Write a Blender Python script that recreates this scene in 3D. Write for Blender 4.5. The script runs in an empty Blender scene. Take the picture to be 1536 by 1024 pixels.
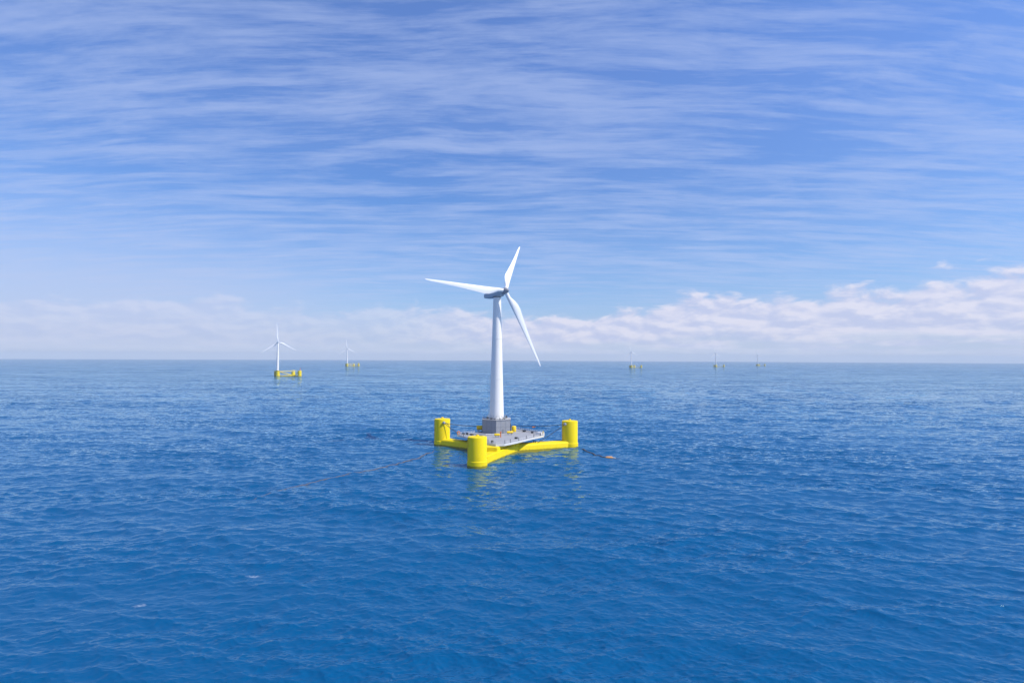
import bpy, bmesh, math, random
import numpy as np
from mathutils import Vector, Matrix

R = math.radians
scene = bpy.context.scene
col = scene.collection
random.seed(4)

# ------------------------------------------------------------------ camera
CAM_H = 53.0
cam_data = bpy.data.cameras.new('camera')
cam_data.sensor_width = 36.0
cam_data.lens = 36.0 * 900.0 / 1536.0
cam_data.clip_start = 0.5
cam_data.clip_end = 80000.0
cam = bpy.data.objects.new('camera', cam_data)
col.objects.link(cam)
cam.location = (0.0, 0.0, CAM_H)
PITCH = math.degrees(math.atan(26.2 / 900.0))
cam.rotation_euler = (R(90.0 + PITCH), R(0.0), 0.0)
cam.rotation_euler = (Matrix.Rotation(R(90.0 + PITCH), 3, 'X') @ Matrix.Rotation(R(0.25), 3, 'Z')).to_euler()
scene.camera = cam

# ------------------------------------------------------------------ light
SUN_EL, SUN_AZ = 48.0, 107.0          # azimuth clockwise from +Y (the view direction)
sd = Vector((math.sin(R(SUN_AZ)) * math.cos(R(SUN_EL)), math.cos(R(SUN_AZ)) * math.cos(R(SUN_EL)), math.sin(R(SUN_EL))))
sun_data = bpy.data.lights.new('sun', 'SUN')
sun_data.energy = 4.8
sun_data.angle = R(0.53)
sun_data.color = (1.0, 0.935, 0.85)
sun = bpy.data.objects.new('sun', sun_data)
col.objects.link(sun)
sun.location = sd * 400
sun.rotation_euler = sd.to_track_quat('Z', 'Y').to_euler()

scene.view_settings.view_transform = 'Standard'
scene.view_settings.look = 'None'
scene.view_settings.exposure = 0.08
scene.view_settings.gamma = 1.0


class NG:
    """small helper to write node expressions"""
    def __init__(self, nt):
        self.nt = nt

    def n(self, t, **kw):
        nd = self.nt.nodes.new(t)
        for k, v in kw.items():
            setattr(nd, k, v)
        return nd

    def put(self, sock, v):
        if hasattr(v, 'is_output'):
            self.nt.links.new(v, sock)
        else:
            sock.default_value = v

    def m(self, op, a, b=0.0, c=0.0, clamp=False):
        nd = self.n('ShaderNodeMath', operation=op, use_clamp=clamp)
        self.put(nd.inputs[0], a)
        self.put(nd.inputs[1], b)
        self.put(nd.inputs[2], c)
        return nd.outputs[0]

    def v(self, op, a, b=None, s=None):
        nd = self.n('ShaderNodeVectorMath', operation=op)
        self.put(nd.inputs[0], a)
        if b is not None:
            self.put(nd.inputs[1], b)
        if s is not None:
            self.put(nd.inputs['Scale'], s)
        return nd.outputs['Value'] if op in ('LENGTH', 'DOT_PRODUCT') else nd.outputs[0]

    def xyz(self, x, y, z):
        nd = self.n('ShaderNodeCombineXYZ')
        for i, a in enumerate((x, y, z)):
            self.put(nd.inputs[i], a)
        return nd.outputs[0]

    def sep(self, a):
        nd = self.n('ShaderNodeSeparateXYZ')
        self.put(nd.inputs[0], a)
        return nd.outputs

    def noise(self, vec, scale, detail=4.0, rough=0.5, dist=0.0, lac=2.0):
        nd = self.n('ShaderNodeTexNoise')
        self.put(nd.inputs['Vector'], vec)
        self.put(nd.inputs['Scale'], scale)
        nd.inputs['Detail'].default_value = detail
        nd.inputs['Roughness'].default_value = rough
        nd.inputs['Lacunarity'].default_value = lac
        nd.inputs['Distortion'].default_value = dist
        return nd

    def sstep(self, a, lo, hi, t0=0.0, t1=1.0):
        nd = self.n('ShaderNodeMapRange', interpolation_type='SMOOTHSTEP')
        self.put(nd.inputs['Value'], a)
        for k, q in (('From Min', lo), ('From Max', hi), ('To Min', t0), ('To Max', t1)):
            self.put(nd.inputs[k], q)
        return nd.outputs[0]

    def mix(self, f, a, b, blend='MIX'):
        nd = self.n('ShaderNodeMix', data_type='RGBA', blend_type=blend)
        self.put(nd.inputs[0], f)
        self.put(nd.inputs[6], a)
        self.put(nd.inputs[7], b)
        return nd.outputs[2]


# ------------------------------------------------------------------ sky
world = bpy.data.worlds.new('World')
scene.world = world
world.use_nodes = True
wt = world.node_tree
wt.nodes.clear()
g = NG(wt)
STR = 0.1
gen = g.n('ShaderNodeTexCoord').outputs['Generated']
X, Y, Z = g.sep(gen)
Zc = g.m('MAXIMUM', Z, 0.002)
sky = g.n('ShaderNodeTexSky', sky_type='NISHITA')
sky.sun_disc = False
sky.sun_elevation = R(SUN_EL)
sky.sun_rotation = R(SUN_AZ)
sky.altitude = 50.0
sky.air_density = 1.0
sky.dust_density = 0.6
sky.ozone_density = 1.2
g.put(sky.inputs[0], g.xyz(X, Y, Zc))
el = g.m('ARCSINE', Zc)                       # elevation in radians
tint = g.mix(g.sstep(el, R(6.0), R(30.0)), (0.66, 0.95, 1.42, 1.0), (0.47, 0.95, 1.74, 1.0))
clear = g.mix(1.0, sky.outputs[0], tint, 'MULTIPLY')
az = g.m('ARCTAN2', X, Y)                     # azimuth clockwise from +Y
# high thin cirrus: a flat layer seen in perspective
k = g.m('DIVIDE', 1.0, g.m('ADD', Zc, 0.085))
P = g.xyz(g.m('MULTIPLY', g.m('ADD', X, g.m('MULTIPLY', Y, 0.06)), k), g.m('MULTIPLY', Y, k), 0.0)
Ps = g.v('MULTIPLY', P, (0.36, 1.0, 1.0))
warp = g.noise(P, 0.8, 2.0)
Pw = g.v('ADD', Ps, g.v('SCALE', g.v('SUBTRACT', warp.outputs['Color'], (0.5, 0.5, 0.5)), s=0.32))
big = g.noise(g.v('ADD', Ps, (3.1, 8.2, 0.0)), 0.55, 2.0, 0.5).outputs[0]
n1 = g.noise(Pw, 3.6, 9.0, 0.62, 0.25).outputs[0]
n2 = g.noise(g.v('MULTIPLY', Pw, (0.42, 1.0, 1.0)), 17.0, 8.0, 0.70).outputs[0]
Pl = g.v('ADD', P, g.v('SCALE', g.v('SUBTRACT', warp.outputs['Color'], (0.5, 0.5, 0.5)), s=0.22))
n3 = g.noise(g.v('MULTIPLY', Pl, (0.2, 1.0, 1.0)), 7.0, 8.0, 0.64, 0.2).outputs[0]
cir = g.m('ADD', g.m('ADD', g.m('MULTIPLY', n1, 0.20), g.m('MULTIPLY', n3, 0.48)), g.m('MULTIPLY', n2, 0.32))
cir = g.m('ADD', cir, g.m('MULTIPLY', g.m('SUBTRACT', big, 0.42), 0.20))
cirm = g.sstep(cir, 0.37, 0.64)
cirm = g.m('MULTIPLY', cirm, g.sstep(el, R(2.0), R(9.0), 0.5, 1.0))
veil = g.m('MULTIPLY', g.sstep(big, 0.15, 0.65), 0.17)
cirm = g.m('MAXIMUM', g.m('MULTIPLY', cirm, 0.53), veil)
c1 = g.mix(cirm, clear, (5.0, 6.0, 8.8, 1.0))
# whitening towards the horizon
hz = g.m('POWER', g.m('SUBTRACT', 1.0, g.m('MINIMUM', g.m('DIVIDE', el, R(11.0)), 1.0)), 2.0)
c2 = g.mix(g.m('MULTIPLY', hz, 0.72), c1, (4.8, 5.6, 8.0, 1.0))
lv = g.m('MULTIPLY', g.sstep(az, R(-34.0), R(-2.0), 1.0, 0.0), g.m('SUBTRACT', 1.0, g.sstep(el, R(4.0), R(15.0))))
c2 = g.mix(g.m('MULTIPLY', lv, 0.55), c2, (5.1, 5.6, 7.9, 1.0))
# low cumulus bank along the horizon
Q = g.xyz(g.m('MULTIPLY', az, 1.0), g.m('MULTIPLY', el, 2.6), 0.0)
env = g.sstep(az, R(-6.0), R(40.0), 4.5, 6.5)
envl = g.sstep(az, R(-40.0), R(-12.0), 3.9, 4.4)
env = g.m('MAXIMUM', env, g.m('MULTIPLY', envl, g.sstep(az, R(-8.0), R(2.0), 1.0, 0.0)))
lump = g.noise(g.v('MULTIPLY', Q, (1.0, 0.25, 1.0)), 5.0, 2.0, 0.5).outputs[0]
env = g.m('MULTIPLY', env, g.m('ADD', 0.45, g.m('MULTIPLY', lump, 1.05)))
hgt = g.m('DIVIDE', g.m('MULTIPLY', el, 180.0 / math.pi), env)
c_n = g.noise(Q, 19.0, 8.0, 0.56, 0.25).outputs[0]
c_u = g.noise(g.v('ADD', Q, (0.008, 0.019, 0.0)), 19.0, 8.0, 0.56, 0.25).outputs[0]
st = g.noise(g.v('MULTIPLY', Q, (0.45, 1.7, 1.0)), 16.0, 4.0, 0.55).outputs[0]
dens = g.m('SUBTRACT', g.m('ADD', 1.05, g.m('MULTIPLY', g.m('SUBTRACT', c_n, 0.5), 0.9)), hgt)
cm = g.sstep(dens, -0.02, 0.20)
low = g.sstep(hgt, 0.12, 0.5)
cm = g.m('MULTIPLY', cm, g.m('ADD', g.m('MULTIPLY', g.sstep(st, 0.36, 0.62), g.m('SUBTRACT', 1.0, low)), low))
cm = g.m('MULTIPLY', cm, g.sstep(az, R(-16.0), R(2.0), 0.34, 0.86))
rel = g.m('ADD', 0.5, g.m('MULTIPLY', g.m('SUBTRACT', c_n, c_u), 4.5), clamp=True)
ccol = g.mix(rel, (5.6, 6.0, 8.2, 1.0), (7.9, 7.7, 8.9, 1.0))
c3 = g.mix(cm, c2, ccol)
hz2 = g.m('SUBTRACT', 1.0, g.sstep(el, 0.0, R(2.0)))
c4 = g.mix(g.m('MULTIPLY', hz2, 0.75), c3, (7.1, 7.6, 9.0, 1.0))
bg = g.n('ShaderNodeBackground')
g.put(bg.inputs[0], c4)
bg.inputs[1].default_value = STR
wo = g.n('ShaderNodeOutputWorld')
wt.links.new(bg.outputs[0], wo.inputs[0])


# ------------------------------------------------------------------ materials
def paint(name, base, rough=0.45, dirt=0.12, scale=0.6, streak=True, spec=0.4, dirtcol=None, metal=0.0):
    m = bpy.data.materials.new(name)
    m.use_nodes = True
    nt = m.node_tree
    h = NG(nt)
    b = nt.nodes['Principled BSDF']
    co = h.n('ShaderNodeTexCoord').outputs['Object']
    a = h.noise(co, scale, 5.0, 0.6).outputs[0]
    s = h.noise(h.v('MULTIPLY', co, (2.2, 2.2, 0.12)), 1.0, 4.0, 0.6).outputs[0]
    f = h.m('MULTIPLY', h.sstep(a, 0.45, 0.75), dirt)
    if streak:
        f = h.m('ADD', f, h.m('MULTIPLY', h.sstep(s, 0.5, 0.78), dirt))
    dc = dirtcol or tuple(c * 0.45 for c in base)
    c = h.mix(f, (*base, 1.0), (*dc, 1.0))
    h.put(b.inputs['Base Color'], c)
    h.put(b.inputs['Roughness'], h.m('ADD', rough, h.m('MULTIPLY', a, 0.15)))
    b.inputs['Specular IOR Level'].default_value = spec
    b.inputs['Metallic'].default_value = metal
    return m


def hull_paint():
    m = paint('yellow_hull_paint', (0.82, 0.63, 0.003), 0.5, 0.18, 0.35, True, 0.18, (0.50, 0.33, 0.02))
    nt = m.node_tree
    h = NG(nt)
    b = nt.nodes['Principled BSDF']
    old = b.inputs['Base Color'].links[0].from_socket
    pos = h.n('ShaderNodeNewGeometry').outputs['Position']
    z = h.sep(pos)[2]
    nz = h.noise(pos, 0.9, 4.0, 0.6).outputs[0]
    wet = h.m('SUBTRACT', 1.0, h.sstep(h.m('ADD', z, h.m('MULTIPLY', nz, -1.1)), 0.0, 0.5))
    c = h.mix(h.m('MULTIPLY', wet, 0.75), old, (0.10, 0.10, 0.015, 1.0))
    h.put(b.inputs['Base Color'], c)
    return m


M = dict(
    yellow=hull_paint(),
    yellow2=paint('yellow_equipment_paint', (0.84, 0.58, 0.01), 0.45, 0.10),
    white=paint('white_tower_paint', (0.80, 0.78, 0.75), 0.38, 0.12, 0.25, True, 0.4, (0.52, 0.51, 0.49)),
    blade=paint('white_blade_coat', (0.80, 0.80, 0.80), 0.35, 0.04, 0.3, False),
    nacelle=paint('grey_nacelle_paint', (0.40, 0.46, 0.52), 0.4, 0.15, 0.8),
    grey=paint('grey_steel_paint', (0.26, 0.275, 0.305), 0.5, 0.12, 0.8),
    deck=paint('light_grey_deck_coat', (0.33, 0.335, 0.35), 0.6, 0.16, 0.5, False, 0.3),
    rail=paint('white_rail_paint', (0.60, 0.60, 0.60), 0.45, 0.08),
    dark=paint('dark_steel', (0.05, 0.055, 0.065), 0.5, 0.1),
    seam=paint('seam_sealant', (0.20, 0.215, 0.24), 0.6, 0.1),
    buoy=paint('faded_orange_plastic', (0.60, 0.30, 0.11), 0.55, 0.15),
    orange=paint('orange_safety_paint', (0.75, 0.20, 0.03), 0.5, 0.1),
    rope=paint('brown_rope', (0.13, 0.095, 0.085), 0.85, 0.3, 2.0),
    galv=paint('galvanised_steel', (0.42, 0.44, 0.46), 0.4, 0.2, 2.0, True, 0.5, None, 0.6),
)


# ------------------------------------------------------------------ mesh helpers
class MB:
    def __init__(self):
        self.bm = bmesh.new()

    def add(self, verts, faces):
        vs = [self.bm.verts.new(v) for v in verts]
        for f in faces:
            try:
                self.bm.faces.new([vs[i] for i in f])
            except ValueError:
                pass
        return vs

    def box(self, c, s, rz=0.0):
        cx, cy, cz = c
        hx, hy, hz = s[0] / 2, s[1] / 2, s[2] / 2
        ca, sa = math.cos(rz), math.sin(rz)
        v = []
        for z in (-hz, hz):
            for x, y in ((-hx, -hy), (hx, -hy), (hx, hy), (-hx, hy)):
                v.append((cx + x * ca - y * sa, cy + x * sa + y * ca, cz + z))
        self.add(v, [(3, 2, 1, 0), (4, 5, 6, 7), (0, 1, 5, 4), (1, 2, 6, 5), (2, 3, 7, 6), (3, 0, 4, 7)])
        return self

    def prism(self, pts, z0, z1):
        n = len(pts)
        v = [(x, y, z0) for x, y in pts] + [(x, y, z1) for x, y in pts]
        f = [tuple(range(n - 1, -1, -1)), tuple(range(n, 2 * n))]
        f += [(i, (i + 1) % n, n + (i + 1) % n, n + i) for i in range(n)]
        self.add(v, f)
        return self

    def loft(self, rings, caps=True):
        n = len(rings[0])
        v = [p for r in rings for p in r]
        f = []
        for a in range(len(rings) - 1):
            for i in range(n):
                j = (i + 1) % n
                f.append((a * n + i, a * n + j, (a + 1) * n + j, (a + 1) * n + i))
        if caps:
            f.append(tuple(range(n - 1, -1, -1)))
            b = (len(rings) - 1) * n
            f.append(tuple(range(b, b + n)))
        self.add(v, f)
        return self

    def lathe(self, prof, c=(0, 0, 0), seg=48):
        rings = []
        for r, z in prof:
            rings.append([(c[0] + r * math.cos(2 * math.pi * i / seg), c[1] + r * math.sin(2 * math.pi * i / seg), c[2] + z) for i in range(seg)])
        return self.loft(rings)

    def tube(self, pts, r, seg=8):
        pts = [Vector(p) for p in pts]
        rings = []
        for i, p in enumerate(pts):
            t = (pts[min(i + 1, len(pts) - 1)] - pts[max(i - 1, 0)]).normalized()
            u = t.cross(Vector((0, 0, 1)))
            if u.length < 1e-3:
                u = Vector((1, 0, 0))
            u.normalize()
            w = t.cross(u)
            rr = r[i] if isinstance(r, (list, tuple)) else r
            rings.append([p + (u * math.cos(2 * math.pi * k / seg) + w * math.sin(2 * math.pi * k / seg)) * rr for k in range(seg)])
        return self.loft(rings)

    def build(self, name, mat, parent=None, smooth=True, bevel=0.0, loc=None):
        bmesh.ops.recalc_face_normals(self.bm, faces=self.bm.faces)
        if bevel:
            bmesh.ops.bevel(self.bm, geom=[e for e in self.bm.edges if e.is_manifold and e.calc_face_angle(0) > 0.6], offset=bevel, segments=2, affect='EDGES')
        for f in self.bm.faces:
            f.smooth = smooth
        if smooth:
            for e in self.bm.edges:
                if e.is_manifold and e.calc_face_angle(0) > R(38):
                    e.smooth = False
        me = bpy.data.meshes.new(name)
        self.bm.to_mesh(me)
        self.bm.free()
        me.materials.append(mat)
        o = bpy.data.objects.new(name, me)
        col.objects.link(o)
        if parent:
            o.parent = parent
        if loc:
            o.location = loc
        return o


def build_each(mb, name, mat, parent=None, smooth=True, bevel=0.0):
    """one object for each separate piece collected in mb"""
    seen, out = set(), []
    mb.bm.verts.ensure_lookup_table()
    for v0 in mb.bm.verts:
        if v0 in seen:
            continue
        stack, isl = [v0], []
        seen.add(v0)
        while stack:
            v = stack.pop()
            isl.append(v)
            for e in v.link_edges:
                w = e.other_vert(v)
                if w not in seen:
                    seen.add(w)
                    stack.append(w)
        idx = {v: i for i, v in enumerate(isl)}
        fs = {f for v in isl for f in v.link_faces}
        nb = MB()
        nb.add([v.co.copy() for v in isl], [[idx[v] for v in f.verts] for f in fs])
        out.append(nb.build(name, mat, parent, smooth, bevel))
    mb.bm.free()
    return out


def tag(o, label=None, cat=None, group=None, kind=None):
    for key, val in (('label', label), ('category', cat), ('group', group), ('kind', kind)):
        if val:
            o[key] = val
    return o


def empty(name, loc, rz=0.0):
    o = bpy.data.objects.new(name, None)
    col.objects.link(o)
    o.location = loc
    o.rotation_euler = (0, 0, rz)
    o.empty_display_size = 5.0
    return o


# ------------------------------------------------------------------ sea
rng = np.random.default_rng(11)


def wave_layer(tile, n, lmin, lmax, slope, ang, spread):
    kx = np.fft.fftfreq(n, 1.0 / n) * 2 * np.pi / tile
    KX, KY = np.meshgrid(kx, kx, indexing='ij')
    K = np.hypot(KX, KY)
    K[0, 0] = 1e-6
    lam = 2 * np.pi / K
    band = np.exp(-(lmin / lam) ** 4) * np.exp(-(lam / lmax) ** 4)
    c = np.cos(np.arctan2(KY, KX) - ang)
    S = band * K ** -4 * (0.06 + np.abs(c) ** spread)
    S[0, 0] = 0
    H = np.fft.fft2(rng.normal(size=(n, n))) * np.sqrt(S)
    h = np.fft.ifft2(H).real
    sx = np.fft.ifft2(1j * KX * H).real
    sy = np.fft.ifft2(1j * KY * H).real
    s = slope / np.sqrt((sx ** 2 + sy ** 2).mean())
    dx = np.fft.ifft2(1j * KX / K * H).real
    dy = np.fft.ifft2(1j * KY / K * H).real
    return tile, n, (h * s).astype(np.float32), (dx * s).astype(np.float32), (dy * s).astype(np.float32)


def samp(layer, x, y, rot):
    tile, n, h, dx, dy = layer
    ca, sa = math.cos(rot), math.sin(rot)
    u = ((x * ca + y * sa) / tile * n) % n
    v = ((-x * sa + y * ca) / tile * n) % n
    i = np.floor(u).astype(int)
    j = np.floor(v).astype(int)
    fu, fv = (u - i), (v - j)
    i %= n
    j %= n
    i1, j1 = (i + 1) % n, (j + 1) % n
    out = []
    for a in (h, dx, dy):
        out.append(a[i, j] * (1 - fu) * (1 - fv) + a[i1, j] * fu * (1 - fv) + a[i, j1] * (1 - fu) * fv + a[i1, j1] * fu * fv)
    hh, ddx, ddy = out
    return hh, ddx * ca - ddy * sa, ddx * sa + ddy * ca


WIND = R(-100.0)
LAY = [
    (wave_layer(709.0, 512, 11.0, 55.0, 0.070, WIND - R(12), 4), R(12), 900.0, 3000.0),
    (wave_layer(167.0, 512, 2.6, 11.0, 0.160, WIND - R(-17), 3), R(-17), 380.0, 1000.0),
    (wave_layer(53.0, 512, 0.6, 2.6, 0.190, WIND - R(31), 2), R(31), 130.0, 330.0),
]


def fade(r, a, b):
    t = np.clip((r - a) / (b - a), 0, 1)
    return 1 - t * t * (3 - 2 * t)


def sea_at(x, y):
    x = np.asarray(x, float)
    y = np.asarray(y, float)
    r = np.hypot(x, y)
    z = np.zeros_like(r)
    ox = np.zeros_like(r)
    oy = np.zeros_like(r)
    fs = []
    for lay, rot, a, b in LAY:
        h, dx, dy = samp(lay, x, y, rot)
        f = fade(r, a, b)
        fs.append(f)
        z += h * f
        ox += dx * f * 1.1
        oy += dy * f * 1.1
    return z, ox, oy, fs


def build_sea():
    R_END = 19000.0
    # rings: evenly spaced as the eye at 53 m sees them, every side of the viewpoint alike
    t = np.concatenate([np.linspace(1.25, 0.66, 14, endpoint=False), np.linspace(0.66, CAM_H / R_END, 1350)])
    rad = CAM_H / np.maximum(t, 1e-9)
    rad = np.concatenate([[0.5, 12, 24, 34], rad[rad > 40]])
    a_in = np.linspace(-56, 56, 1250)
    a_out = np.linspace(56, 304, 96)[1:-1]
    ang = np.radians(np.concatenate([a_in, a_out]))
    nr, na = len(rad), len(ang)
    RR, AA = np.meshgrid(rad, ang, indexing='ij')
    x = (RR * np.sin(AA)).ravel()
    y = (RR * np.cos(AA)).ravel()
    z, ox, oy, fs = sea_at(x, y)
    # spread the coarse mesh (behind the viewpoint) without the short waves it cannot carry
    coarse = np.tile(np.concatenate([np.ones(len(a_in)), np.zeros(len(a_out))]), nr)
    z *= coarse
    co = np.stack([x + ox * coarse, y + oy * coarse, z], 1).astype(np.float32)
    i = np.arange(nr - 1)[:, None]
    j = np.arange(na)[None, :]
    j1 = (j + 1) % na
    quads = np.stack([i * na + j, i * na + j1, (i + 1) * na + j1, (i + 1) * na + j], -1).reshape(-1, 4)
    me = bpy.data.meshes.new('sea')
    me.vertices.add(len(co))
    me.vertices.foreach_set('co', co.ravel())
    nf = len(quads)
    me.loops.add(nf * 4)
    me.loops.foreach_set('vertex_index', quads.ravel().astype(np.int32))
    me.polygons.add(nf)
    me.polygons.foreach_set('loop_start', np.arange(0, nf * 4, 4, dtype=np.int32))
    me.update(calc_edges=True)
    me.polygons.foreach_set('use_smooth', np.ones(nf, dtype=bool))
    for nm, arr in (('long_wave', fs[0] * coarse), ('mid_wave', fs[1] * coarse), ('short_wave', fs[2] * coarse)):
        at = me.attributes.new(nm, 'FLOAT', 'POINT')
        at.data.foreach_set('value', arr.astype(np.float32))
    # a few small breaking crests
    foam = np.zeros(len(x))
    for fx, fy, rx, ry in FOAM:
        q = ((x - fx) / rx) ** 2 + ((y - fy) / ry) ** 2
        foam = np.maximum(foam, np.exp(-q))
    at = me.attributes.new('foam', 'FLOAT', 'POINT')
    at.data.foreach_set('value', foam.astype(np.float32))
    o = bpy.data.objects.new('sea', me)
    col.objects.link(o)
    tag(o, 'deep blue open sea ruffled by small wind waves', 'sea', None, 'structure')
    return o


FOAM = [(-79.5, 186.0, 4.2, 2.0), (-63.0, 148.0, 3.2, 1.6), (-80.0, 131.0, 2.8, 1.3), (9.5, 331.0, 6.0, 2.0), (20.0, 334.0, 7.0, 2.2), (33.0, 352.0, 6.0, 2.5), (-9.0, 297.0, 4.0, 3.0), (-42.0, 362.0, 6.0, 2.5), (0.0, 331.0, 4.0, 2.0), (-18.0, 292.0, 6.0, 2.2), (36.0, 357.5, 6.0, 2.4), (-45.0, 365.0, 6.0, 2.4)]


def sea_material():
    m = bpy.data.materials.new('sea_water')
    m.use_nodes = True
    nt = m.node_tree
    h = NG(nt)
    b = nt.nodes['Principled BSDF']
    geo = h.n('ShaderNodeNewGeometry')
    pos = geo.outputs['Position']

    def attr(nm):
        return h.n('ShaderNodeAttribute', attribute_name=nm).outputs['Fac']
    flat = h.v('MULTIPLY', pos, (1.0, 1.0, 0.0))

    def slopes(scale, stretch, amp, detail, seed, rot):
        mp = h.n('ShaderNodeMapping')
        mp.inputs['Rotation'].default_value = (0, 0, rot)
        mp.inputs['Scale'].default_value = (stretch, 1.0, 1.0)
        mp.inputs['Location'].default_value = (seed, seed * 0.7, 0)
        h.put(mp.inputs[0], flat)
        n = h.noise(mp.outputs[0], scale, detail, 0.55, 0.3)
        c = h.v('SUBTRACT', n.outputs['Color'], (0.5, 0.5, 0.5))
        return h.v('SCALE', c, s=amp)
    patch = h.noise(h.v('MULTIPLY', flat, (0.35, 1.0, 1.0)), 1 / 60.0, 3.0, 0.55).outputs[0]
    patch = h.sstep(patch, 0.34, 0.66, 0.4, 1.6)
    wide = h.noise(h.v('MULTIPLY', flat, (0.3, 1.0, 1.0)), 1 / 260.0, 3.0, 0.5).outputs[0]
    patch = h.m('MULTIPLY', patch, h.sstep(wide, 0.3, 0.7, 0.7, 1.25))
    s_long = h.v('SCALE', slopes(1 / 28.0, 0.45, 1.05, 2.0, 31.0, 0.15), s=h.m('SUBTRACT', 1.0, attr('long_wave')))
    s_mid = h.v('SCALE', slopes(1 / 7.0, 0.5, 0.95, 2.0, 11.0, -0.2), s=h.m('SUBTRACT', 1.0, attr('mid_wave')))
    s_sh = h.v('SCALE', slopes(1 / 1.9, 0.55, 0.75, 2.0, 5.0, 0.35), s=h.m('SUBTRACT', 1.0, attr('short_wave')))
    s_rip = slopes(1 / 0.55, 0.6, 0.48, 3.0, 3.0, 0.5)
    s = h.v('ADD', h.v('ADD', s_long, s_mid), h.v('ADD', s_sh, s_rip))
    s = h.v('MULTIPLY', h.v('SCALE', s, s=patch), (0.8, 1.0, 0.0))
    gx, gy, gz = h.sep(geo.outputs['Normal'])
    gust = h.m('ADD', 0.25, h.m('MULTIPLY', patch, 0.75))
    nrm = h.v('NORMALIZE', h.v('ADD', h.xyz(h.m('MULTIPLY', gx, gust), h.m('MULTIPLY', gy, gust), gz), s))
    h.put(b.inputs['Normal'], nrm)
    fo = attr('foam')
    fn = h.noise(h.v('MULTIPLY', pos, (0.7, 1.0, 1.0)), 3.0, 6.0, 0.75).outputs[0]
    fm = h.sstep(h.m('MULTIPLY', fo, fn), 0.34, 0.60)
    fm = h.m('MULTIPLY', fm, 0.36)
    nt.nodes.remove(b)
    body = h.n('ShaderNodeBsdfDiffuse')
    h.put(body.inputs['Color'], h.mix(fm, (0.0004, 0.076, 0.200, 1.0), (0.75, 0.8, 0.85, 1.0)))
    h.put(body.inputs['Normal'], nrm)
    gl = h.n('ShaderNodeBsdfGlossy')
    gl.inputs['Color'].default_value = (0.72, 0.92, 1.0, 1.0)
    gl.inputs['Roughness'].default_value = 0.05
    h.put(gl.inputs['Normal'], nrm)
    fr = h.n('ShaderNodeFresnel')
    fr.inputs['IOR'].default_value = 1.333
    h.put(fr.inputs['Normal'], nrm)
    fac = h.m('MULTIPLY', h.m('MULTIPLY', fr.outputs[0], 1.0), h.m('SUBTRACT', 1.0, fm))
    mx = h.n('ShaderNodeMixShader')
    h.put(mx.inputs[0], fac)
    nt.links.new(body.outputs[0], mx.inputs[1])
    nt.links.new(gl.outputs[0], mx.inputs[2])
    nt.links.new(mx.outputs[0], nt.nodes['Material Output'].inputs[0])
    return m


sea = build_sea()
sea.data.materials.append(sea_material())

# ------------------------------------------------------------------ blades
def blade_mesh(mb, org, axis, chord, thick, length, cmax, root=0.95, pitch=1.0):
    """airfoil sections lofted from a round root to a thin tip; the trailing edge lies on the +chord side"""
    secs = [(0.0, 2 * root, 1.0, 0), (0.03, 2 * root, 1.0, 0), (0.08, 2.15 * root, 0.85, 0.25), (0.14, cmax * 0.78, 0.5, 0.7), (0.20, cmax * 0.97, 0.33, 1), (0.26, cmax, 0.27, 1), (0.35, cmax * 0.86, 0.23, 1), (0.5, cmax * 0.64, 0.20, 1), (0.65, cmax * 0.47, 0.19, 1), (0.8, cmax * 0.335, 0.18, 1), (0.92, cmax * 0.24, 0.17, 1), (0.98, cmax * 0.16, 0.17, 1), (1.0, cmax * 0.05, 0.2, 1)]
    N = 20
    rings = []
    for t, c, tk, af in secs:
        tw = (R(14) * (1 - t) ** 2 * af + R(4)) * pitch
        ring = []
        le = min(root, c * 0.5) if t < 0.1 else min(c * 0.5, root * (1 - t) * 0.95 + 0.12)
        for i in range(N):
            a = 2 * math.pi * i / N
            x = 0.5 * (1 - math.cos(a))            # 0 leading .. 1 trailing
            half = 0.5 * tk * c * ((1 - af) * abs(math.sin(a)) + af * (2.6 * (math.sqrt(max(x, 0)) * (1 - x) * 0.95)))
            yy = half if a < math.pi else -half
            xx = x * c - le
            px = xx * math.cos(tw) - yy * math.sin(tw)
            py = xx * math.sin(tw) + yy * math.cos(tw)
            ring.append(org + axis * (t * length) + chord * px + thick * py)
        rings.append(ring)
    mb.loft(rings)


# ------------------------------------------------------------------ the near turbine
def px_at(x, y, d):
    """scene point that sits d metres ahead of the viewpoint in the photograph's direction"""
    eye = 538.2 + (x - 768) * 0.0044
    return Vector(((x - 768) / 900.0 * d, d, CAM_H - (y - eye) / 900.0 * d))


O = Vector((-8.1, 344.0, 0.0))
near = empty('floating_wind_turbine', O)
tag(near, 'large white wind turbine on a yellow three-column floating base with grey deck', 'wind turbine', 'floating wind turbines')


def L(p):
    return Vector(p) - O


COLS = [Vector((-42.7, 371.0, 0)), Vector((-16.9, 297.6, 0)), Vector((35.1, 363.5, 0))]
CR = 4.75
TOPS = [16.0, 14.6, 15.9]
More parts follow.
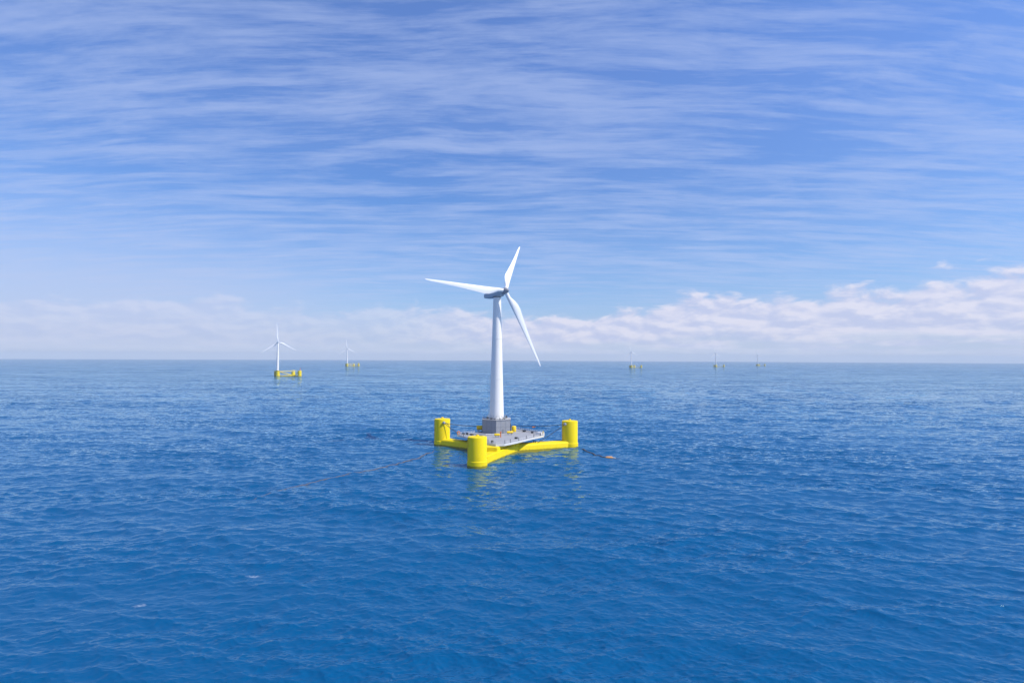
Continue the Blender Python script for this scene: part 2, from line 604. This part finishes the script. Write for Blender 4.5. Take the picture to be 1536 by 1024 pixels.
# hull
for c in COLS:
    d = (O - c)
    d.z = 0
    ln = d.length
    d.normalize()
    s = Vector((-d.y, d.x, 0))
    w, hh, bv = 3.9, 4.1, 1.2
    sec = [(-w, -6), (w, -6), (w, hh - bv), (w - 0.33 * bv, hh - 0.33 * bv), (w - bv, hh), (-w + bv, hh), (-w + 0.33 * bv, hh - 0.33 * bv), (-w, hh - bv)]
    mb = MB()
    rings = []
    for t in (2.0, ln * 0.5, ln - 7.0):
        rings.append([L(c + d * t + s * a) + Vector((0, 0, z)) for a, z in sec])
    mb.loft(rings)
    arm = mb.build('hull_arm', M['yellow'], near)
    # a weld seam across the arm and two mooring bitts
    mb = MB()
    for t in (ln * 0.42,):
        ring = [[L(c + d * (t + e) + s * (a * 1.004)) + Vector((0, 0, z + (0.012 if z > 0 else 0))) for a, z in sec] for e in (0, 0.12)]
        mb.loft(ring)
    mb.build('weld_seam', M['yellow2'], arm)
    mb = MB()
    for e in (-1.1, 1.1):
        q = L(c + d * (ln * 0.50) + s * e)
        mb.lathe([(0.28, hh - 0.1), (0.28, hh + 0.9), (0.42, hh + 0.9), (0.42, hh + 1.05)], (q.x, q.y, 0), 12)
    build_each(mb, 'bitt', M['dark'], arm)

hubpts = [(2.9, 342.0), (5.0, 349.5), (-1.0, 366.0), (-15.0, 366.0), (-24.5, 354.0), (-22.0, 343.0), (-16.8, 330.0), (-15.5, 318.0), (-7.6, 316.5), (-5.2, 327.0), (-1.6, 336.0)]
mb = MB().prism([(L((a, b, 0)).x, L((a, b, 0)).y) for a, b in hubpts], -6.2, 6.4)
hubo = mb.build('hull_hub', M['yellow'], near, bevel=0.35)
# curved fillet web that flares from the front arm into the hub
web = [(-12.2, 301.5), (-10.7, 306.5), (-9.0, 311.5), (-7.0, 317.0), (-4.6, 323.5), (-1.6, 331.0), (2.0, 339.5), (-4.0, 343.0), (-12.0, 322.0), (-14.5, 302.5)]
MB().prism([(L((a, b, 0)).x, L((a, b, 0)).y) for a, b in web], -6.1, 4.35).build('hull_fillet', M['yellow'], near, bevel=0.5)

for c, top in zip(COLS, TOPS):
    q = L(c)
    mb = MB().lathe([(CR, -7), (CR, top - 0.25), (CR - 0.06, top - 0.08), (CR - 0.22, top), (CR - 0.8, top + 0.05), (0.25, top + 0.5)], (0, 0, 0), 72)
    co = mb.build('column', M['yellow'], near, loc=q)
    MB().lathe([(CR + 0.02, -6.9), (CR + 0.28, -6.8), (CR + 0.28, 2.7), (CR + 0.02, 2.95)], (0, 0, 0), 72).build('collar', M['yellow'], co)
    MB().lathe([(0.7, top + 0.2), (0.7, top + 0.95), (0.55, top + 1.05)], (0, 0, 0), 20).build('hatch', M['yellow2'], co)
    mb = MB()
    for kk in range(14):
        a = 2 * math.pi * kk / 14
        mb.lathe([(0.05, top - 0.05), (0.05, top + 0.45)], ((CR - 0.4) * math.cos(a), (CR - 0.4) * math.sin(a), 0), 6)
    build_each(mb, 'lifting_lug', M['yellow2'], co)
    mb = MB()
    for e in (-0.3, 0.3):
        a = R(-160) + e / CR
        mb.tube([((CR + 0.2) * math.cos(a), (CR + 0.2) * math.sin(a), 0.2), ((CR + 0.2) * math.cos(a), (CR + 0.2) * math.sin(a), top - 0.3)], 0.06, 6)
    for kk in range(28):
        z = 0.5 + kk * 0.5
        a0, a1 = R(-160) - 0.3 / CR, R(-160) + 0.3 / CR
        mb.tube([((CR + 0.2) * math.cos(a0), (CR + 0.2) * math.sin(a0), z), ((CR + 0.2) * math.cos(a1), (CR + 0.2) * math.sin(a1), z)], 0.035, 6)
    mb.build('ladder', M['yellow2'], co)
    if c is COLS[1]:
        MB().box((1.2, 0.6, top + 0.52), (2.6, 0.9, 0.1), 0.05).build('hatch_grating', M['dark'], co)

# deck, standing on legs on the hub
DZ = 7.4
DS = 45.6 / 43.0


def LD(p):
    return Vector((p[0] * DS, p[1] * DS, p[2])) - O


deckpts = [(-31.0, 344.0), (-30.2, 341.0), (-12.8, 309.0), (-7.9, 303.4), (-3.7, 304.6), (2.4, 313.6), (11.7, 330.0), (18.1, 340.0), (18.8, 346.5), (12.8, 359.0), (3.4, 372.0), (-14.0, 366.0), (-20.0, 352.5)]
dl = [(LD((a, b, 0)).x, LD((a, b, 0)).y) for a, b in deckpts]
deck = MB().prism(dl, DZ - 0.35, DZ).build('deck', M['deck'], near, smooth=False)
# edge beam round the rim
n = len(dl)
cx = sum(p[0] for p in dl) / n
cy = sum(p[1] for p in dl) / n


def inset(p, q):
    dx, dy = p[0] - cx, p[1] - cy
    l_ = math.hypot(dx, dy)
    return (p[0] - dx / l_ * q, p[1] - dy / l_ * q)


mb = MB()
for i in range(n):
    a, b = Vector((*dl[i], 0)), Vector((*dl[(i + 1) % n], 0))
    d = (b - a)
    ln = d.length
    mid = (a + b) / 2
    rz = math.atan2(d.y, d.x)
    mb.box((mid.x, mid.y, DZ - 0.42), (ln + 0.2, 0.3, 1.1), rz)
mb.build('edge_beam', M['rail'], deck, smooth=False)
# under-deck legs
mb = MB()
for a, b in ((-24.5, 346.0), (11.5, 344.0), (-7.6, 309.0), (6.0, 356.0)):
    q = LD((a, b, 0))
    e = L((a * 0.55 - 4.0, 341.0, 0)) if b > 320 else LD((-8.0, 318.5, 0))
    mb.tube([(q.x, q.y, DZ - 0.5), (e.x, e.y, 4.2)], 0.55, 12)
build_each(mb, 'deck_strut', M['yellow'], near)
# railing
mb = MB()
for i in range(n):
    a, b = Vector((*inset(dl[i], 0.35), DZ)), Vector((*inset(dl[(i + 1) % n], 0.35), DZ))
    ln = (b - a).length
    kk = max(1, int(ln / 2.4))
    for t in range(kk):
        p = a.lerp(b, t / kk)
        mb.tube([p, p + Vector((0, 0, 1.25))], 0.09, 6)
    for z in (0.45, 0.85, 1.25):
        mb.tube([a + Vector((0, 0, z)), b + Vector((0, 0, z))], 0.05, 6)
mb.build('railing', M['rail'], deck)
# toe-boards and tall dark posts that break up the front edge
mb = MB()
for i, ts in ((2, (0.15,)), (4, (0.05, 0.5)), (5, (0.15, 0.6)), (6, (0.1, 0.7)), (1, (0.2, 0.5, 0.8))):
    a, b = Vector((*inset(dl[i], 0.1), DZ)), Vector((*inset(dl[(i + 1) % n], 0.1), DZ))
    for t in ts:
        p = a.lerp(b, t)
        mb.box((p.x, p.y, DZ + 0.75), (0.28, 0.28, 2.6))
build_each(mb, 'fender_post', M['dark'], deck, smooth=False)
# cable tray across the front of the deck and pipes along it
q0, q1 = LD((-29.0, 343.5, 0)), LD((-14.5, 339.5, 0))
MB().tube([(q0.x, q0.y, DZ + 0.5), (q1.x, q1.y, DZ + 0.5), (q1.x + 5, q1.y + 2.5, DZ + 0.5)], 0.22, 8).build('pipe', M['galv'], deck)
q0, q1 = LD((3.5, 362.5, 0)), LD((15.5, 351.5, 0))
mb = MB()
for e in (0, 0.9):
    mb.tube([(q0.x, q0.y - e, DZ + 0.9), (q1.x, q1.y - e, DZ + 0.7)], 0.2, 8)
mb.build('pipe', M['galv'], deck)
# white walkway at the right tip
q = LD((16.2, 343.0, 0))
mb = MB().box((q.x, q.y, DZ + 0.75), (3.6, 5.0, 1.4), R(-28))
mb.build('locker', M['rail'], deck, smooth=False, bevel=0.08)
q = LD((17.9, 342.0, 0))
MB().box((q.x, q.y, DZ + 1.6), (0.5, 0.5, 1.6)).build('marker_post', M['yellow2'], deck, smooth=False)

# tower house: six-sided grey housing with seams
T = Vector((-8.9 * DS, 355.2 * DS, 0))
HR = 9.95
TL = L(T)
MB().lathe([(6.5, -6.5), (6.5, 6.9)], (TL.x, TL.y, 0), 32).build('support_column', M['yellow'], near)
HT = 15.4
hexp = [(TL.x + HR * math.cos(R(-90 + 60 * i)), TL.y + HR * math.sin(R(-90 + 60 * i))) for i in range(6)]
house = MB().prism(hexp, DZ + 0.004, HT).build('tower_house', M['grey'], near, smooth=False)
mb = MB()
for i in range(6):
    a, b = Vector((*hexp[i], 0)), Vector((*hexp[(i + 1) % 6], 0))
    rz = math.atan2((b - a).y, (b - a).x)
    nrm = Vector(((b - a).y, -(b - a).x, 0)).normalized()
    for t in (0.0, 0.33, 0.66):
        p = a.lerp(b, t) + nrm * 0.02
        mb.box((p.x, p.y, (DZ + HT) / 2), (0.14, 0.1, HT - DZ - 0.3), rz)
    p = a.lerp(b, 0.5) + nrm * 0.02
    mb.box((p.x, p.y, DZ + 3.9), ((b - a).length - 0.2, 0.1, 0.1), rz)
mb.build('panel_seam', M['seam'], house, smooth=False)
hex2 = [(TL.x + (HR + 0.35) * math.cos(R(-90 + 60 * i)), TL.y + (HR + 0.35) * math.sin(R(-90 + 60 * i))) for i in range(6)]
MB().prism(hex2, HT + 0.003, HT + 0.3).build('roof_slab', M['deck'], house, smooth=False)
mb = MB()
for i in range(6):
    a = Vector((*[TL.x + (HR - 0.1) * math.cos(R(-90 + 60 * i)), TL.y + (HR - 0.1) * math.sin(R(-90 + 60 * i))], HT + 0.3))
    b = Vector((*[TL.x + (HR - 0.1) * math.cos(R(-30 + 60 * i)), TL.y + (HR - 0.1) * math.sin(R(-30 + 60 * i))], HT + 0.3))
    for t in range(4):
        p = a.lerp(b, t / 4)
        mb.tube([p, p + Vector((0, 0, 1.2))], 0.06, 6)
    for z in (0.6, 1.2):
        mb.tube([a + Vector((0, 0, z)), b + Vector((0, 0, z))], 0.05, 6)
mb.build('roof_railing', M['galv'], house)
mb = MB()
for a, s_, hgt in ((-118, 1.2, 1.0), (-70, 1.0, 0.8), (-40, 1.4, 1.2), (-150, 1.1, 1.3), (20, 1.2, 1.5), (-100, 0.8, 0.7)):
    mb.box((TL.x + 6.4 * math.cos(R(a)), TL.y + 6.4 * math.sin(R(a)), HT + 0.303 + hgt / 2), (s_, s_ * 0.8, hgt), R(a))
build_each(mb, 'roof_unit', M['dark'], house, smooth=False, bevel=0.06)
a, b = Vector((*hexp[0], 0)), Vector((*hexp[1], 0))
p = a.lerp(b, 0.5)
nrm = Vector(((b - a).y, -(b - a).x, 0)).normalized()
p = p + nrm * 0.06
door = MB().box((p.x, p.y, DZ + 1.35), (1.3, 0.16, 2.5), math.atan2((b - a).y, (b - a).x)).build('door', M['seam'], house, smooth=False)

# yellow tanks, canisters and posts bolted to the deck
q = LD((-18.6, 357.5, 0))
mb = MB()
ringsx = []
for xx, r in ((-2.3, 0.9), (-2.15, 1.25), (-1.9, 1.4), (1.9, 1.4), (2.15, 1.25), (2.3, 0.9)):
    ringsx.append([(q.x + xx, q.y + r * math.cos(2 * math.pi * i / 24), DZ + 2.35 + r * math.sin(2 * math.pi * i / 24)) for i in range(24)])
mb.loft(ringsx)
tank = mb.build('tank', M['yellow2'], near)
mb = MB()
for e in (-1.3, 1.3):
    mb.box((q.x + e, q.y, DZ + 0.55), (0.5, 2.4, 1.1))
build_each(mb, 'saddle', M['grey'], tank, smooth=False)
q = LD((1.3, 356.5, 0))
MB().lathe([(1.35, DZ), (1.45, DZ + 0.2), (1.45, DZ + 3.2), (1.25, DZ + 3.55), (0.5, DZ + 3.75)], (q.x, q.y, 0), 28).build('tank', M['yellow2'], near)
q = LD((-0.7, 357.5, 0))
MB().box((q.x, q.y, DZ + 2.4), (0.8, 0.8, 4.8)).build('vent_post', M['dark'], near, smooth=False, bevel=0.08)
for (x, y, ln, rz) in ((-8.0, 331.0, 3.3, 0.12), (-0.9, 342.5, 4.0, 0.28)):
    q = LD((x, y, 0))
    mb = MB()
    rr = []
    for xx, r in ((-ln / 2, 0.35), (-ln / 2 + 0.12, 0.62), (-ln / 2 + 0.35, 0.7), (ln / 2 - 0.35, 0.7), (ln / 2 - 0.12, 0.62), (ln / 2, 0.35)):
        rr.append([(q.x + xx * math.cos(rz) - r * math.cos(2 * math.pi * i / 16) * math.sin(rz), q.y + xx * math.sin(rz) + r * math.cos(2 * math.pi * i / 16) * math.cos(rz), DZ + 1.5 + r * math.sin(2 * math.pi * i / 16)) for i in range(16)])
    mb.loft(rr)
    rc = mb.build('liferaft_canister', M['yellow2'], near)
    mb = MB()
    for e in (-ln * 0.28, ln * 0.28):
        mb.box((q.x + e * math.cos(rz), q.y + e * math.sin(rz), DZ + 0.45), (0.25, 1.3, 0.9), rz)
    build_each(mb, 'cradle', M['galv'], rc, smooth=False)
q = LD((-6.0, 331.2, 0))
mb = MB().box((q.x, q.y, DZ + 1.35), (0.6, 0.6, 2.7)).box((q.x, q.y, DZ + 2.95), (0.9, 0.9, 0.5))
mb.build('davit_post', M['orange'], near, smooth=False, bevel=0.05)
q = LD((-30.2, 343.4, 0))
mb = MB()
rings = []
for i in range(24):
    a = 2 * math.pi * i / 24
    for_ = []
    for j in range(10):
        bb = 2 * math.pi * j / 10
        rad_ = 0.75 + 0.3 * math.cos(bb)
        for_.append((q.x + rad_ * math.cos(a), q.y - 1.0 + 0.3 * math.sin(bb), DZ + 1.0 + rad_ * math.sin(a)))
    rings.append(for_)
rings.append(rings[0])
mb.loft(rings, caps=False)
bmesh.ops.remove_doubles(mb.bm, verts=mb.bm.verts, dist=0.001)
mb.build('life_ring', M['orange'], near)
mb = MB()
for x, y, s_, hgt in ((-27.5, 342.5, 1.6, 0.9), (-25.2, 341.2, 1.2, 1.3), (-22.5, 340.0, 2.0, 0.8), (-9.9, 308.5, 1.2, 1.4), (2.5, 325.0, 1.6, 1.0), (12.0, 350.0, 1.3, 1.0), (7.5, 356.5, 2.2, 1.1)):
    q = LD((x, y, 0))
    mb.box((q.x, q.y, DZ + 0.004 + hgt / 2), (s_, s_ * 0.7, hgt), x)
build_each(mb, 'deck_unit', M['dark'], near, smooth=False, bevel=0.05)

# tower
HUBZ = 93.2
TOPZ = 91.6
prof = []
for i in range(15):
    t = i / 14
    r = 4.6 + (2.4 - 4.6) * (t ** 0.92)
    prof.append((r, HT + 0.3 + (TOPZ - HT - 0.3) * t))
tower = MB().lathe(prof, (0, 0, 0), 64).build('tower', M['white'], near, loc=(TL.x, TL.y, 0))
MB().lathe([(4.65, HT + 0.301), (5.4, HT + 0.31), (5.4, HT + 0.75), (4.65, HT + 0.85)], (0, 0, 0), 64).build('base_flange', M['galv'], tower)
for t in (0.33, 0.66):
    z = HT + (TOPZ - HT) * t
    r = 4.6 + (2.4 - 4.6) * (t ** 0.92) + 0.03
    MB().lathe([(r - 0.1, z - 0.16), (r + 0.10, z - 0.14), (r + 0.10, z + 0.14), (r - 0.1, z + 0.16)], (0, 0, 0), 64).build('section_flange', M['white'], tower)
MB().tube([(-5.2, -0.6, HT + 0.3), (-5.0, -0.6, 30.0), (-4.5, -0.5, 42)], 0.09, 6).build('cable_conduit', M['rail'], tower)
mb = MB()
for i in range(20):
    a0, a1 = 2 * math.pi * i / 20, 2 * math.pi * (i + 1) / 20
    p0 = Vector((5.6 * math.cos(a0), 5.6 * math.sin(a0), HT + 0.3))
    p1 = Vector((5.6 * math.cos(a1), 5.6 * math.sin(a1), HT + 0.3))
    mb.tube([p0, p0 + Vector((0, 0, 2.4))], 0.07, 6)
    for z in (1.2, 2.4):
        mb.tube([p0 + Vector((0, 0, z)), p1 + Vector((0, 0, z))], 0.055, 6)
mb.build('tower_railing', M['galv'], tower)

# nacelle; its axis points right, a little towards the viewer, nose up
yaw, tilt = R(44), R(7)
ax = Vector((math.sin(yaw) * math.cos(tilt), -math.cos(yaw) * math.cos(tilt), math.sin(tilt)))
sd_ = ax.cross(Vector((0, 0, 1))).normalized()
up_ = sd_.cross(ax)
TT = L((T.x, T.y, 94.2))


def nac_ring(a, w, h_, zc, pw=0.55, n_=28):
    ring = []
    for i in range(n_):
        t = 2 * math.pi * i / n_
        c, s = math.cos(t), math.sin(t)
        ring.append(TT + ax * (a * 1.05) + sd_ * (1.06 * w * math.copysign(abs(c) ** pw, c)) + up_ * 1.06 * (zc + h_ * math.copysign(abs(s) ** pw, s)))
    return ring


mb = MB()
mb.loft([nac_ring(-10.6, 1.2, 1.0, 0.25), nac_ring(-10.4, 1.5, 1.3, 0.2), nac_ring(-7.0, 2.0, 1.95, 0.0), nac_ring(-3.5, 2.4, 2.4, 0.0), nac_ring(3.2, 2.45, 2.45, 0.0), nac_ring(4.8, 2.15, 1.95, 0.05, 0.8), nac_ring(5.5, 1.85, 1.8, 0.1, 1.0)])
nac = mb.build('nacelle', M['nacelle'], near)
mb = MB().loft([nac_ring(-10.95, 1.0, 0.75, 0.45), nac_ring(-10.55, 1.0, 0.75, 0.45)])
mb.build('rear_grille', M['dark'], nac)
mb = MB().loft([nac_ring(-7.6, 1.0, 0.7, 2.1), nac_ring(-3.0, 1.3, 0.55, 2.3)])
mb.build('cooler', M['nacelle'], nac)
MB().lathe([(2.42, TOPZ - 0.02), (2.6, TOPZ + 0.1), (2.55, TOPZ + 0.55), (2.2, TOPZ + 0.7)], (TL.x, TL.y, 0), 40).build('yaw_bearing', M['dark'], nac)
q = TT - ax * 8.0 + up_ * 1.9
MB().tube([q, q + Vector((0, 0, 2.0))], 0.07, 6).build('wind_mast', M['galv'], nac)

# rotor: three blades meeting at the spinner
HC = TT + ax * 7.5 + up_ * 0.15
rings = []
for a, r in ((-1.7, 1.5), (-1.5, 1.85), (-0.4, 2.05), (0.7, 1.95), (1.7, 1.5), (2.4, 0.95), (2.75, 0.45), (2.85, 0.12)):
    rings.append([HC + ax * a + (sd_ * math.cos(2 * math.pi * i / 32) + up_ * math.sin(2 * math.pi * i / 32)) * r for i in range(32)])
hub = MB().loft(rings).build('rotor_hub', M['grey'], near)
hc_w = HC + O
hd = hc_w.y
for (tx, ty, dd) in ((636.5, 417.5, -19.5), (810.5, 549.5, 7.5), (779.5, 369.5, 25.0)):
    tip = px_at(tx, ty, hd + dd) - O
    axis = (tip - HC)
    ln = axis.length
    axis.normalize()
    nn = (ax - axis * ax.dot(axis)).normalized()
    nn = (nn * 0.75 + (Vector((0, -1, 0)) - axis * (-axis.y)).normalized() * 0.5).normalized()
    nn = (nn - axis * nn.dot(axis)).normalized()
    ch = nn.cross(axis)
    mb = MB()
    blade_mesh(mb, HC + axis * 0.9, axis, ch, nn, ln - 0.9, 4.9, 1.2)
    mb.build('blade', M['blade'], hub)

# stay cables
def sag(a, b, s_, n_=14):
    a, b = Vector(a), Vector(b)
    return [a.lerp(b, i / n_) - Vector((0, 0, s_ * 4 * (i / n_) * (1 - i / n_))) for i in range(n_ + 1)]


for ids in (((666.5, 633.2, 366.3), (716.0, 638.3, 378.0), 0.6), ((667.5, 634.0, 366.2), (690.5, 650.5, 366.0), 0.4), ((847.5, 635.6, 359.2), (776.0, 637.6, 384.0), 0.8), ((846.8, 636.4, 359.2), (806.0, 663.5, 352.0), 0.3)):
    a, b, s_ = ids
    MB().tube([p - O for p in sag(px_at(*a), px_at(*b), s_)], 0.17, 8).build('stay_cable', M['dark'], near)
for a, sx in (((666.8, 633.4, 366.4), 1), ((847.8, 635.6, 359.2), -1)):
    p = px_at(*a) - O
    mb = MB()
    mb.lathe([(0.3, -0.85), (0.75, -0.6), (0.95, 0), (0.75, 0.6), (0.3, 0.85)], p, 20)
    pe = mb.build('padeye', M['galv'], near)
    MB().box((p.x, p.y + 0.5, p.z - 0.1), (1.7, 0.8, 0.5)).build('bracket', M['dark'], pe, smooth=False)
p = px_at(801, 639.8, 374.5) - O
MB().tube([p + Vector((-1.0, 0, -0.1)), p + Vector((1.0, 0, 0.05))], 0.3, 10).build('cable_clamp', M['orange'], near)


# ------------------------------------------------------------------ the far turbines: tower on one column of a three-column truss base
def far_turbine():
    root = empty('floating_wind_turbine', (0, 0, 0))
    C3 = [Vector((0, 0, 0)), Vector((63, 2, 0)), Vector((26, 52, 0))]
    for i, c in enumerate(C3):
        r = 5.3 if i else 5.6
        o = MB().lathe([(r, -7), (r, 15.6), (r - 0.3, 15.9), (r - 0.4, 16.2)], (0, 0, 0), 32).build('column', M['yellow'], root, loc=c)
        MB().lathe([(r + 0.02, -6), (r + 0.5, -5.9), (r + 0.5, 1.4), (r + 0.02, 1.6)], (0, 0, 0), 32).build('collar', M['yellow'], o)
        if i == 1:
            MB().tube([(1.5, 0, 16.1), (1.5, 0, 24.0)], [0.9, 0.5], 8).build('light_mast', M['orange'], o)
    def between(a, b, z0, z1, r, mat, name, e0=5.0, e1=5.0):
        d = (b - a)
        ln = d.length
        d.normalize()
        MB().tube([a + d * e0 + Vector((0, 0, z0)), b - d * e1 + Vector((0, 0, z1))], r, 10).build(name, mat, root)
    for a, b in ((0, 1), (1, 2), (2, 0)):
        between(C3[a], C3[b], 1.0, 1.0, 0.8, M['yellow'], 'lower_brace')
        d = (C3[b] - C3[a]).normalized()
        mid = (C3[a] + C3[b]) / 2
    between(C3[0], C3[2], 13.6, 13.6, 1.5, M['yellow'], 'upper_brace')
    between(C3[0], C3[2], 13.0, 1.8, 1.0, M['yellow'], 'diagonal_brace')
    mid = (C3[0] + C3[1]) / 2
    between(mid + Vector((16, 0, 0)), C3[1], 1.8, 10.0, 1.0, M['yellow'], 'diagonal_brace', 0.0, 5.0)
    a, b = C3[0] + Vector((5.2, -1.2, 0)), C3[1] + Vector((-5.2, -1.2, 0))
    wk = MB().box(((a.x + b.x) / 2, (a.y + b.y) / 2, 13.9), (b.x - a.x, 2.4, 1.1), math.atan2(b.y - a.y, b.x - a.x)).build('walkway', M['rail'], root, smooth=False)
    mb = MB()
    for e in (-1.1, 1.1):
        for z in (0.7, 1.3):
            mb.tube([a + Vector((0, e, 14.4 + z)), b + Vector((0, e, 14.4 + z))], 0.1, 6)
    for i in range(16):
        p = a.lerp(b, i / 15)
        mb.tube([p + Vector((0, -1.1, 14.4)), p + Vector((0, -1.1, 15.7))], 0.1, 6)
    mb.build('railing', M['rail'], wk)
    # boat landing behind the tower column
    mb = MB().prism([(-13.5, 6), (-4.2, 4.5), (-3.0, 11), (-13.5, 13)], -3, 15.0)
    bl = mb.build('boat_landing', M['yellow'], root, smooth=False, bevel=0.3)
    mb = MB()
    for e in (-11.5, -9.0, -6.5):
        mb.tube([(e, 4.9, -1), (e, 4.9, 14.6)], 0.35, 8)
    build_each(mb, 'fender', M['dark'], bl)
    MB().lathe([(5.7, 16.2), (6.6, 16.25), (6.6, 16.6), (5.7, 16.65)], (0, 0, 0), 32).build('platform', M['grey'], root)
    tw = MB().lathe([(3.5, 16.65), (3.3, 40), (2.9, 65), (2.4, 84), (2.1, 97.5)], (-1.0, 0, 0), 32).build('tower', M['white'], root)
    nc = MB()
    # nacelle towards the viewer, rotor on its far side
    nr = []
    for yy, w, hh in ((-7.5, 1.5, 1.5), (-7.2, 1.9, 1.9), (0, 2.2, 2.2), (4.4, 2.1, 2.1), (5.0, 1.7, 1.7)):
        nr.append([(w * math.copysign(abs(math.cos(t)) ** 0.6, math.cos(t)), yy, hh * math.copysign(abs(math.sin(t)) ** 0.6, math.sin(t))) for t in [2 * math.pi * i / 20 for i in range(20)]])
    nc.loft(nr)
    YW = R(20)
    nc.build('nacelle', M['nacelle'], root, loc=(-1.0, 0, 99.4)).rotation_euler = (0, 0, YW)
    hr = []
    for yy, r in ((0, 1.6), (0.8, 1.9), (2.2, 1.7), (3.2, 1.0), (3.7, 0.2)):
        hr.append([(r * math.cos(t), yy, r * math.sin(t)) for t in [2 * math.pi * i / 20 for i in range(20)]])
    hb = MB().loft(hr).build('rotor_hub', M['grey'], root, loc=(-1.0 - 5.2 * math.sin(YW), 5.2 * math.cos(YW), 99.4))
    hb.rotation_euler = (0, 0, YW)
    for kk in range(3):
        t = R(90 + 120 * kk)
        axis = Vector((math.cos(t), 0, math.sin(t)))
        nn = Vector((0, -1, 0))
        mb = MB()
        blade_mesh(mb, axis * 0.9 + Vector((0, 1.1, 0)), axis, nn.cross(axis), nn, 56.0, 5.8, 1.25, 0.0)
        mb.build('blade', M['blade'], hb)
    return root


def copy_tree(o, parent=None):
    c = o.copy()
    col.objects.link(c)
    if parent:
        c.parent = parent
        c.matrix_parent_inverse = o.matrix_parent_inverse.copy()
    for ch in list(o.children):
        copy_tree(ch, c)
    return c


G = 'floating wind turbines'
proto = far_turbine()
# photo column, metres ahead, turn of the whole, turn of the rotor, scale, label
SPOTS = [
    (417.4, 1754.0, 0.0, 4.0, 1.0, 'white wind turbine on one end of a yellow floating base, middle distance on the left'),
    (521.3, 3950.0, 3.0, 5.0, 1.15, 'pale distant wind turbine near the horizon just left of the big turbine'),
    (947.2, 3910.0, -4.0, 8.0, 1.0, 'small hazy wind turbine nearest the big turbine on its right, above the right column'),
    (1073.8, 4540.0, 5.0, 2.0, 1.0, 'tiny hazy wind turbine between two others on the right horizon'),
    (1136.6, 5550.0, -8.0, 14.0, 1.0, 'smallest hazy wind turbine, rightmost one on the horizon'),
]
for i, (px, d, rz, rr, sc, lab) in enumerate(SPOTS):
    o = proto if i == 0 else copy_tree(proto)
    o.location = ((px - 768) / 900.0 * d, d, 0)
    o.rotation_euler = (0, 0, R(rz))
    o.scale = (sc, sc, sc)
    tag(o, lab, 'wind turbine', G)
    for ch in o.children:
        if ch.name.startswith('rotor_hub'):
            ch.rotation_euler = (0, R(-rr), R(20))


# ------------------------------------------------------------------ mooring lines and float
def gp(x, y):
    eye = 538.2 + (x - 768) * 0.0044
    d = CAM_H * 900.0 / (y - eye)
    return ((x - 768) / 900.0 * d, d)


def rope(pts, r, z_list, name, label):
    P_ = []
    C_ = [Vector((p[0], p[1], z)) for p, z in zip(pts, z_list)]
    for a in range(len(pts) - 1):
        p0, p1, p2, p3 = C_[max(a - 1, 0)], C_[a], C_[a + 1], C_[min(a + 2, len(C_) - 1)]
        n_ = 30
        for i in range(n_):
            t = i / n_
            q = 0.5 * (2 * p1 + (p2 - p0) * t + (2 * p0 - 5 * p1 + 4 * p2 - p3) * t * t + (3 * p1 - p0 - 3 * p2 + p3) * t ** 3)
            P_.append((q.x, q.y, z_list[a] * (1 - t) + z_list[a + 1] * t))
    P_.append((*pts[-1], z_list[-1]))
    zz, ox, oy, fs = sea_at([p[0] for p in P_], [p[1] for p in P_])
    V = [(p[0], p[1], p[2] + float(zz[i]) * 0.8) for i, p in enumerate(P_)]
    o = MB().tube(V, r, 8).build(name, M['rope'])
    tag(o, label, 'mooring line')
    return o


rope([(-46.2, 366.0)] + [gp(*p) for p in ((652, 675), (639, 680.5), (624, 688), (608, 691.5), (560, 704), (480, 719), (400, 741), (330, 768))],
     0.2, [-1.5, -0.3, 0.32, 0.16, 0.06, 0.0, -0.10, -0.17, -0.6], 'mooring_line', 'brown floating mooring line running left from the left yellow column')
rope([(39.5, 360.0)] + [gp(*p) for p in ((875, 674), (888, 679), (903, 684.2), (912, 685.5), (925, 687), (945, 690.5))],
     0.26, [-1.5, 0.3, 0.34, 0.12, 0.05, 0.0, -0.7], 'mooring_line', 'short dark mooring line running right from the right yellow column to a float')
fx, fy = gp(913.5, 686.0)
zf = float(sea_at([fx], [fy])[0][0])
fl = empty('mooring_float', (fx, fy, zf))
tag(fl, 'small orange float lying on the water right of the right yellow column', 'float')
rr = []
for xx, r in ((-2.0, 0.25), (-1.8, 0.55), (-1.3, 0.72), (1.3, 0.72), (1.8, 0.55), (2.0, 0.25)):
    rr.append([(xx, r * math.cos(2 * math.pi * i / 18), 0.3 + r * math.sin(2 * math.pi * i / 18)) for i in range(18)])
MB().loft(rr).build('float_body', M['buoy'], fl)
MB().tube([(1.9, 0, 0.3), (3.4, -0.6, 0.15)], 0.3, 8).build('end_cap', M['rail'], fl)

# ------------------------------------------------------------------ haze over the water
HZ = bpy.data.materials.new('sea_haze')
HZ.use_nodes = True
nt = HZ.node_tree
nt.nodes.clear()
pv = nt.nodes.new('ShaderNodeVolumePrincipled')
pv.inputs['Color'].default_value = (0.72, 0.86, 1.0, 1.0)
pv.inputs['Density'].default_value = 0.000068
pv.inputs['Anisotropy'].default_value = 0.0
mo = nt.nodes.new('ShaderNodeOutputMaterial')
nt.links.new(pv.outputs[0], mo.inputs['Volume'])
hz_o = MB().box((0, 0, 90.0), (39000, 39000, 200.0)).build('haze', HZ, smooth=False)
tag(hz_o, 'thin pale sea haze that fades the far turbines', 'haze', None, 'stuff')
